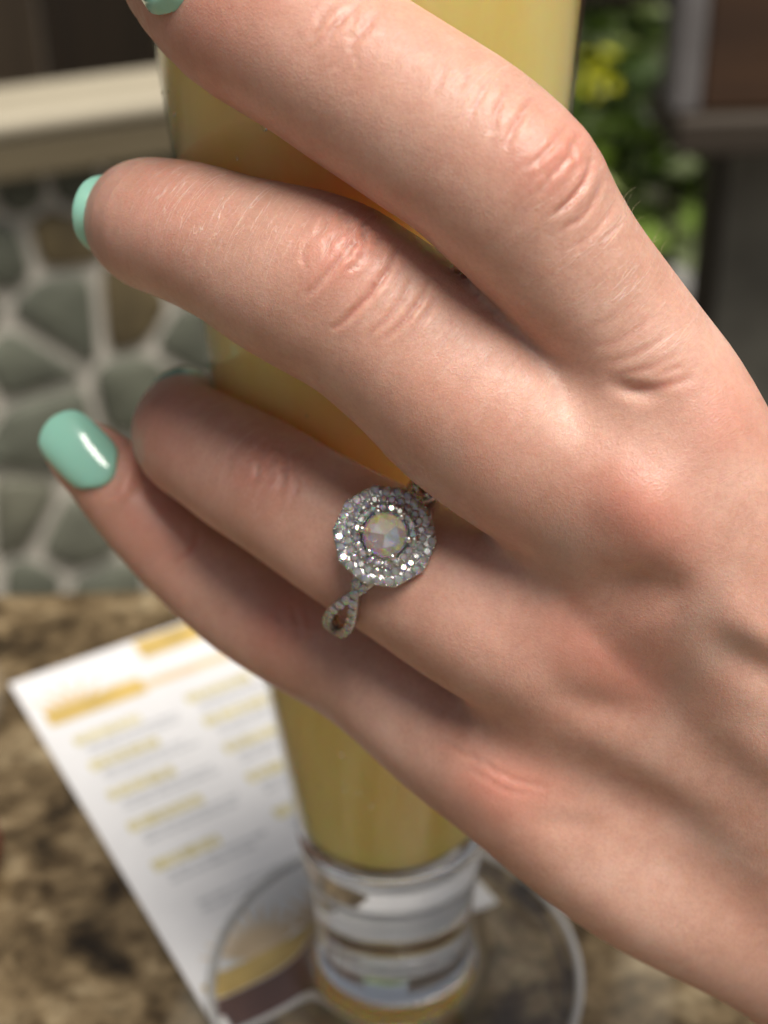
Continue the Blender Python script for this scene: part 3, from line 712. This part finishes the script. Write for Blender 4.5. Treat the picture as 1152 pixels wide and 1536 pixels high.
def build_hand(voxel=.6):
    D, lo, h = hand_field(voxel); V, F = surface_nets(D, lo, h); del D
    me = bpy.data.meshes.new('hand_base'); me.vertices.add(len(V)); me.vertices.foreach_set('co', V.astype(np.float32).ravel())
    me.loops.add(F.size); me.loops.foreach_set('vertex_index', F.astype(np.int32).ravel())
    me.polygons.add(len(F)); me.polygons.foreach_set('loop_start', np.arange(0, F.size, 4, dtype=np.int32)); me.update(calc_edges=True)
    ob = bpy.data.objects.new('hand', me); C.objects.link(ob); me2 = me
    nv = len(me2.vertices); co = np.zeros(nv * 3, np.float32); me2.vertices.foreach_get('co', co); co = co.reshape(-1, 3).astype(float)
    nr = np.zeros(nv * 3, np.float32); me2.vertex_normals.foreach_get('vector', nr); nr = nr.reshape(-1, 3).astype(float)
    view = -co / np.linalg.norm(co, axis=1)[:, None]; fac = (nr * view).sum(1)
    px = np.stack([576 + FPX * co[:, 0] / co[:, 2], 768 - FPX * co[:, 1] / co[:, 2]], 1)
    front = np.clip((fac - .02) / .25, 0, 1) * (co[:, 2] < 182)
    disp = np.zeros(nv); flush = np.zeros(nv); vein = np.zeros(nv); dry = np.zeros(nv)
    vis = np.where((front > 0) & (px[:, 0] > -60) & (px[:, 0] < 1330) & (px[:, 1] > -120) & (px[:, 1] < 1650))[0]
    q = px[vis]; fr = front[vis]
    for x, y, sa, sc_, ang, amp, fl in BLOBS:
        c, s = math.cos(math.radians(ang)), math.sin(math.radians(ang)); dx, dy = q[:, 0] - x, q[:, 1] - y
        g = np.exp(-.5 * (((dx * c + dy * s) / sa) ** 2 + ((-dx * s + dy * c) / sc_) ** 2)); disp[vis] += amp * g * fr; flush[vis] += fl * g * fr
    def apply(pl, sig, fn, taper=.6):
        pl_ = np.array(pl, float); a, b = pl_.min(0) - 3.2 * sig, pl_.max(0) + 3.2 * sig
        s = np.where((q[:, 0] > a[0]) & (q[:, 0] < b[0]) & (q[:, 1] > a[1]) & (q[:, 1] < b[1]))[0]
        if len(s) == 0: return
        d, t = poly_dist(q[s], pl_); g = np.exp(-.5 * (d / sig) ** 2) * fr[s]
        if taper: g = g * np.clip(np.sin(np.pi * t), 0, 1) ** taper
        fn(vis[s], g)
    def dadd(amp):
        def f(i, g): disp[i] -= amp * g
        return f
    for pl, amp, sig in GROOVES: apply(spline(np.array(pl, float), 5) if len(pl) > 2 else pl, sig, dadd(amp * 1.3), 1.6)
    for pl, amp, sig in CREASES:
        amp *= 1.3
        pl_ = spline(np.array(pl, float), 5) if len(pl) > 2 else np.array(pl, float)
        pl_ = pl_ + rng.normal(size=pl_.shape) * .8
        apply(pl_, sig * .85, dadd(amp))
        apply(pl_ + np.array([7.5, 5.5]), sig * 1.3, dadd(-amp * .32)); apply(pl_ - np.array([7.5, 5.5]), sig * 1.3, dadd(-amp * .28))
        apply(pl_, sig * .8, lambda i, g, a=amp: flush.__setitem__(i, np.maximum(flush[i], min(1, a * 2.4) * g)))
    for pl, sig, a in VEINS: apply(spline(np.array(pl, float), 5), sig, lambda i, g, a=a: vein.__setitem__(i, np.maximum(vein[i], a * g)))
    # finger coordinates for the fine skin lines
    fu = np.zeros(nv); fv = np.zeros(nv); fid = np.zeros(nv); bestd = np.full(nv, 1e9, np.float32); cf = co.astype(np.float32)
    cf = cf[vis]; bestd = bestd[vis]
    for k_, (nm, mc) in enumerate((('index', 0), ('middle', 1), ('ring', 2), ('pinky', 3))):
        P, r = dense(FINGERS[nm] + METACARPALS[mc][1:], 10); Ls = np.r_[0, np.cumsum(np.linalg.norm(np.diff(P, axis=0), axis=1))]
        Tg = np.gradient(P, axis=0); Tg /= np.linalg.norm(Tg, axis=1)[:, None]
        for _ in range(6): Tg[1:-1] = (Tg[:-2] + Tg[1:-1] * 2 + Tg[2:]) / 4
        Tg /= np.linalg.norm(Tg, axis=1)[:, None]
        Pf = P.astype(np.float32); rf = r.astype(np.float32); bd = np.full(len(cf), 1e9, np.float32); bi = np.zeros(len(cf), np.int32)
        near = np.where((q[:, 0] > -80))[0]
        for a_ in range(len(P)):
            w_ = cf - Pf[a_]; d_ = np.einsum('ij,ij->i', w_, w_); mk = d_ < bd; bd[mk] = d_[mk]; bi[mk] = a_
        d_ = np.sqrt(bd) - rf[bi]; mk = np.where(d_ < bestd)[0]; bestd[mk] = d_[mk]; b_ = bi[mk]; w_ = cf[mk] - P[b_]; t_ = (w_ * Tg[b_]).sum(1)
        vz = np.array([0, 0, -1.]) - Tg * (-Tg[:, 2:3]); vz /= np.linalg.norm(vz, axis=1)[:, None]; sx_ = np.cross(Tg, vz)
        g_ = vis[mk]; fid[g_] = k_; fu[g_] = Ls[b_] + t_; fv[g_] = np.arctan2((w_ * sx_[b_]).sum(1), (w_ * vz[b_]).sum(1)) * 8.0
    for x, y, sa, sc_, ang, amp in DRYMASK:
        c, s = math.cos(math.radians(ang)), math.sin(math.radians(ang)); dx, dy = px[:, 0] - x, px[:, 1] - y
        dry = np.maximum(dry, amp * np.exp(-.5 * (((dx * c + dy * s) / sa) ** 2 + ((-dx * s + dy * c) / sc_) ** 2)) * (front > 0))
    # soft unevenness of flesh
    ph = rng.uniform(0, 6.28, (14, 1)); kv = rng.normal(size=(14, 3)) * .28
    soft = np.sin(kv @ co.T + ph).sum(0) / 14; disp += soft * .10
    co += nr * disp[:, None]
    W = c2w(co); me2.vertices.foreach_set('co', W.astype(np.float32).ravel())
    for nm, arr in (('flush', np.clip(flush, 0, .85)), ('vein', np.clip(vein, 0, .8)), ('dry', np.clip(dry, 0, 1)), ('fu', fu), ('fv', fv), ('fid', fid)):
        at_ = me2.attributes.new(nm, 'FLOAT', 'POINT'); at_.data.foreach_set('value', arr.astype(np.float32))
    me2.polygons.foreach_set('use_smooth', np.ones(len(me2.polygons), bool)); me2.materials.clear(); me2.materials.append(SKIN); me2.update()
    tag(ob, 'left hand with mint nails wrapped round the tall glass, forearm at lower right', 'hand')
    print('HAND verts', nv)
    return ob

def nail(parent, centre, tip_dir, normal, length, width, deep=.32, bend=1.0, label=None):
    """curved plate in camera-frame mm: centre, direction to the free edge, outward normal"""
    t = np.array(tip_dir, float); t /= np.linalg.norm(t); nn = np.array(normal, float); nn -= t * (nn @ t); nn /= np.linalg.norm(nn); s = np.cross(t, nn)
    R = width * .62 / bend; nu, nvv = 17, 21; V = []; F = []
    for layer in (0, 1):
        for j in range(nvv):
            v = -1 + 2 * j / (nvv - 1)
            # outline: rounded cuticle at v=-1, squarish rounded free edge at v=+1
            wv = (1 - max(0, -v - .15) ** 2.6 * .42 / .85 ** 2.6) * (1 - max(0, v - .35) ** 2.4 * .22 / .65 ** 2.4)
            for i in range(nu):
                u = -1 + 2 * i / (nu - 1)
                vv = v - (.20 * u * u if v > 0 else -.24 * u * u) * abs(v) ** 1.6
                edge = max(abs(u) ** 6, abs(v) ** 8)
                th = (width / 2) * u * wv / R
                hgt = R * math.cos(th) - R * 1.0 - .035 * length * (vv + .2) ** 2 * 1.4
                thick = (.42 * (1 - edge) + .06) if layer == 0 else -deep
                p = np.array(centre) + t * vv * length / 2 + s * R * math.sin(th) + nn * (hgt + thick)
                V.append(c2w(p))
    m_ = nu * nvv
    for j in range(nvv - 1):
        for i in range(nu - 1):
            a = j * nu + i; F.append((a, a + 1, a + nu + 1, a + nu)); F.append((m_ + a, m_ + a + nu, m_ + a + nu + 1, m_ + a + 1))
    ring_ = [i for i in range(nu)] + [j * nu + nu - 1 for j in range(1, nvv)] + [(nvv - 1) * nu + i for i in range(nu - 2, -1, -1)] + [j * nu for j in range(nvv - 2, 0, -1)]
    for k in range(len(ring_)):
        a, b = ring_[k], ring_[(k + 1) % len(ring_)]; F.append((a, m_ + a, m_ + b, b))
    me = mesh('nail', V, F); bm = bmesh.new(); bm.from_mesh(me); bmesh.ops.recalc_face_normals(bm, faces=bm.faces); bm.to_mesh(me); bm.free()
    o = link('nail', me, POLISH, parent); md = o.modifiers.new('s', 'SUBSURF'); md.levels = 1; md.render_levels = 1
    if label: o['label'] = label
    return o

def on_finger(nm, x, y, along=None):
    P, r = dense(FINGERS[nm]); q = np.stack([576 + FPX * P[:, 0] / P[:, 2], 768 - FPX * P[:, 1] / P[:, 2]], 1)
    k = int(np.argmin(np.hypot(q[:, 0] - x, q[:, 1] - y))); k = max(1, k); t = P[max(0, k - 3)] - P[k + 3]
    return P[k], r[k], t / np.linalg.norm(t)
def build_nails(hand):
    def put(nm, k, nrm, ln, wd, lift=.15, fwd=0., label=None, tip=None, dip=0., deep=.32):
        P, r = dense(FINGERS[nm]); a = P[k] - P[k + 4]; a /= np.linalg.norm(a)
        if tip is not None: a = np.array(tip, float); a /= np.linalg.norm(a)
        nn = np.array(nrm, float); nn -= a * (nn @ a); nn /= np.linalg.norm(nn)
        nail(hand, P[k] + nn * (r[k] + lift) + a * fwd, a - nn * dip, nn, ln, wd, deep=deep, label=label)
    put('pinky', 4, (.02, .10, -1), 11.6, 8.6, .45, 1.2, 'mint polished nail of the little finger', dip=.16, deep=.9)
    put('middle', 6, (-1, .14, -.22), 11, 9.8, .30, .0, 'teal nail of the middle finger seen edge on', tip=(.02, .12, 1.0), deep=2.2)
    put('ring', 3, (-.25, 1, -.35), 10, 8.4, .2, 1.0, 'nail of the ring finger seen edge on above the knuckle', deep=1.6)
    nail(hand, px3(262, -58, 125.6), (-.42, .70, .58), (-.05, .45, -.90), 11, 9.2, deep=1.4, label='teal nail of the index finger at the top edge')
    put('thumb', 2, (.1, .1, 1), 12, 10)

def build_hairs(hand):
    V = []; F = []
    for k in range(20):
        t = random.random(); b = np.array([905, 262]) * (1 - t) + np.array([1020, 430]) * t + rng.normal(size=2) * (9, 9) + np.array([-6, 4])
        L_ = random.uniform(12, 34); a_ = random.uniform(-1.9, -.5) ; d0 = 121.5 + random.uniform(-1.5, 4)
        pts = [px3(b[0] + math.cos(a_ + j * .09) * L_ * j / 5, b[1] + math.sin(a_ + j * .09) * L_ * j / 5, d0 + j * .25) for j in range(6)]
        for j in range(6):
            r_ = .011 * (1 - j / 6.5)
            for i in range(3):
                g = i * 2.094; V.append(c2w(pts[j] + np.array([r_ * math.cos(g), r_ * math.sin(g), 0])))
        bb = len(V) - 18
        for j in range(5):
            for i in range(3): F.append((bb + j * 3 + i, bb + j * 3 + (i + 1) % 3, bb + j * 3 + 3 + (i + 1) % 3, bb + j * 3 + 3 + i))
    tag(link('fine_hair', mesh('fine_hair', V, F), simple('pale_hair', (.55, .42, .28), .5), hand), kind='stuff')

# ------------------------------------------------------------------ the ring
def gem_mesh(name, seg=8, tbl=.56, crown=.30, pav=.86, star=True):
    V = []; F = []
    for k in range(seg): a = 2 * math.pi * (k + .5) / seg; V.append((tbl * math.cos(a), tbl * math.sin(a), crown))
    for k in range(2 * seg): a = math.pi * k / seg; r = 1.0; V.append((r * math.cos(a), r * math.sin(a), 0))
    for k in range(seg): a = 2 * math.pi * k / seg; V.append((.80 * math.cos(a), .80 * math.sin(a), crown * .52))
    V.append((0, 0, -pav)); c = len(V) - 1; T, G, K = 0, seg, 3 * seg
    V.append((0, 0, crown)); 
    F.append(tuple(range(seg)))
    for k in range(seg):
        k1 = (k + 1) % seg; wide = not star; g0 = G + 2 * k; g1 = G + (2 * k + 1) % (2 * seg); gm = G + (2 * k - 1) % (2 * seg); g2 = G + (2 * k + 2) % (2 * seg)
        km = (k - 1) % seg
        F += [(T + km, K + k, T + k), (K + k, g0, g1), (K + k, gm, g0), (T + k, K + k, g1, K + k1)]
        F += [(g1, g0, gm, c)] if wide else [(g1, g0, c), (g0, gm, c)]
    me = bpy.data.meshes.new(name); me.from_pydata(V[:-1], [], F); bm = bmesh.new(); bm.from_mesh(me); bmesh.ops.recalc_face_normals(bm, faces=bm.faces); bm.to_mesh(me); bm.free()
    me.polygons.foreach_set('material_index', np.array([1 if c in f else 0 for f in F], np.int32)); return me

def build_ring():
    # frame of the head: e1, e2 in its plane, e3 outward (camera-frame mm)
    hc = px3(577, 804, 136.6)
    e3 = np.array([.03, .14, -1.0]); e3 /= np.linalg.norm(e3)
    fP, fr_ = dense(FINGERS['ring']); 
    axd = px3(640, 876, 146.2) - px3(500, 792, 150); axd /= np.linalg.norm(axd)
    e1 = axd - e3 * (axd @ e3); e1 /= np.linalg.norm(e1); e2 = np.cross(e3, e1)
    root = empty('diamond_ring', tuple(c2w(hc)))
    tag(root, 'silver ring with round diamond in a double pave halo on the ring finger', 'ring')
    bpy.context.view_layer.update(); inv = root.matrix_world.inverted()
    e1w, e2w, e3w = [e[0] * RT + e[1] * UP + e[2] * FW for e in (e1, e2, e3)]
    def W(a, b, c_): return tuple(np.array(c2w(hc + e1 * a + e2 * b + e3 * c_)) - np.array(c2w(hc)))
    gm, gc = gem_mesh('small_diamond', pav=.55), gem_mesh('centre_diamond', 8, .60, .30, .30, False)
    gm.materials.append(GEM); gm.materials.append(FOIL); gc.materials.append(GEM_C); gc.materials.append(FOIL_C)
    def place(name, me, a, b, c_, r, nrm=(0, 0, 1), spin=None):
        o = bpy.data.objects.new(name, me); C.objects.link(o); o.parent = root
        z = nrm[0] * e1w + nrm[1] * e2w + nrm[2] * e3w; z = Vector(z).normalized()
        qx = z.to_track_quat('Z', 'Y').to_matrix().to_4x4() @ Matrix.Rotation(random.uniform(0, 6.28) if spin is None else spin, 4, 'Z')
        o.matrix_local = Matrix.Translation(W(a, b, c_)) @ qx @ Matrix.Scale(r * MM, 4); return o
    def polyR(t, n=10, R=1.0, rd=.55):      # rounded ten-sided outline
        s = 2 * math.pi / n; a = (t - .17) % s - s / 2; return R * ((1 - rd) + rd * math.cos(s / 2) / math.cos(a)) / ((1 - rd) + rd)
    # metal: stepped plate with a polygon rim
    def plate(name, rings, nseg=120):
        V = []; F = []
        for R, z, rd in rings:
            for k in range(nseg):
                t = 2 * math.pi * k / nseg; q = polyR(t, 10, R, rd); V.append(W(q * math.cos(t), q * math.sin(t), z))
        for j in range(len(rings) - 1):
            for k in range(nseg):
                k2 = (k + 1) % nseg; F.append((j * nseg + k, j * nseg + k2, (j + 1) * nseg + k2, (j + 1) * nseg + k))
        if name == 'collet': F += [((len(rings) - 1) * nseg + k, (len(rings) - 1) * nseg + (k + 1) % nseg, (k + 1) % nseg, k) for k in range(nseg)]
        else: F.append(tuple(range(nseg))[::-1]); F.append(tuple((len(rings) - 1) * nseg + k for k in range(nseg)))
        me = mesh(name, V, F); bm = bmesh.new(); bm.from_mesh(me); bmesh.ops.recalc_face_normals(bm, faces=bm.faces); bm.to_mesh(me); bm.free()
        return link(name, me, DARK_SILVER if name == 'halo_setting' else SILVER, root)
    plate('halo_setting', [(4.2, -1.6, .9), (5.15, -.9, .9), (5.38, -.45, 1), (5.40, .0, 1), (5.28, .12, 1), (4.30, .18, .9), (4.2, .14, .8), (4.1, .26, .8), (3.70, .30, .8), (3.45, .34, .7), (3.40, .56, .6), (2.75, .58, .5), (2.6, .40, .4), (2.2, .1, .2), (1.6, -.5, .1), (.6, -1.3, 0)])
    for n_, R, r_, z in ((27, 4.82, .56, .16), (26, 4.02 - .38, .46, .58), (20, 2.98, .44, .66)):
        if n_ == 26: R = 3.95
        for k in range(n_):
            t = 2 * math.pi * (k + random.uniform(-.06, .06)) / n_; q = polyR(t, 10, R, .9)
            zz = z if n_ != 26 else .34
            place('pave_diamond', gm, q * math.cos(t), q * math.sin(t), zz + random.uniform(-.03, .03), r_ * random.uniform(.94, 1.05), (random.uniform(-.3, .3), random.uniform(-.3, .3), 1))
    for n_, R, r_, z in ((29, 5.27, .12, .22), (29, 4.38, .13, .30), (26, 3.45, .12, .66), (20, 2.50, .10, .75)): 
        bmx = bmesh.new()
        for k in range(n_):
            t = 2 * math.pi * (k + .5) / n_; q = polyR(t, 10, R, .9)
            bmesh.ops.create_icosphere(bmx, subdivisions=1, radius=r_ * MM, matrix=Matrix.Translation(W(q * math.cos(t), q * math.sin(t), z)))
        me = bpy.data.meshes.new('grain'); bmx.to_mesh(me); bmx.free(); me.polygons.foreach_set('use_smooth', np.ones(len(me.polygons), bool)); tag(link('grain_beads', me, SILVER, root), kind='stuff')
    place('centre_diamond', gc, 0, .0, 1.30, 2.34, (.05, .10, 1), .2)
    # collet under the centre stone and six claws
    plate('collet', [(2.15, .35, 0), (2.26, .40, 0), (2.32, .95, 0), (2.25, 1.0, 0), (2.18, .85, 0)])
    for k in range(6):
        t = math.radians(100 + 60 * k); bmx = bmesh.new()
        a0, a1 = Vector(W(2.46 * math.cos(t), 2.46 * math.sin(t), .3)), Vector(W(2.42 * math.cos(t), 2.42 * math.sin(t), 1.55)); dv = a1 - a0
        bmesh.ops.create_cone(bmx, cap_ends=True, segments=12, radius1=.24 * MM, radius2=.24 * MM, depth=dv.length, matrix=Matrix.Translation((a0 + a1) / 2) @ dv.to_track_quat('Z', 'Y').to_matrix().to_4x4())
        bmesh.ops.create_uvsphere(bmx, u_segments=14, v_segments=10, radius=.40 * MM, matrix=Matrix.Translation(a1))
        me = bpy.data.meshes.new('claw'); bmx.to_mesh(me); bmx.free(); me.polygons.foreach_set('use_smooth', np.ones(len(me.polygons), bool)); link('claw', me, SILVER, root)
    # twisted two-strand band round the finger
    Pc = px3(572, 836, 147.2); off = Pc - hc; ca, cb, cc = off @ e1, off @ e2, off @ e3; Rb = 9.3
    def band_pt(th, lift, side):
        ax_ = side * 1.25 * math.sin((abs(th) - .62) * 2.9) if abs(th) > .30 else side * 1.25 * math.sin((.30 - .62) * 2.9)
        return np.array([ca * min(1, 1) + ax_, cb + (Rb + lift) * math.sin(th), cc + (Rb + lift) * math.cos(th)])
    for side in (-1, 1):
        V = []; F = []; nt, ns = 150, 8; prof = [(-.50, -.45), (-.54, .1), (-.40, .34), (0, .40), (.40, .34), (.54, .1), (.50, -.45), (0, -.55)]
        for k in range(nt):
            th = 2 * math.pi * k / nt - math.pi
            for w_, l_ in prof:
                b = band_pt(th, l_, side); V.append(W(b[0] + w_, b[1], b[2]))
        for k in range(nt):
            for j in range(ns):
                F.append((k * ns + j, k * ns + (j + 1) % ns, ((k + 1) % nt) * ns + (j + 1) % ns, ((k + 1) % nt) * ns + j))
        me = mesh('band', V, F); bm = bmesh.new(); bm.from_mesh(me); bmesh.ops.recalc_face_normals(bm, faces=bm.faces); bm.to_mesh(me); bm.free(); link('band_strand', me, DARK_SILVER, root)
        for sg in (-1, 1):
            for k in range(13):
                th = sg * (.50 + k * .118); b = band_pt(th, .52, side)
                place('pave_diamond', gm, b[0], b[1], b[2], .53, (random.uniform(-.2, .2), math.sin(th), math.cos(th)))
    return root
build_setting(); build_glass(); build_menu(); build_side_object()
HAND = build_hand(.6); build_nails(HAND); build_hairs(HAND); build_ring()
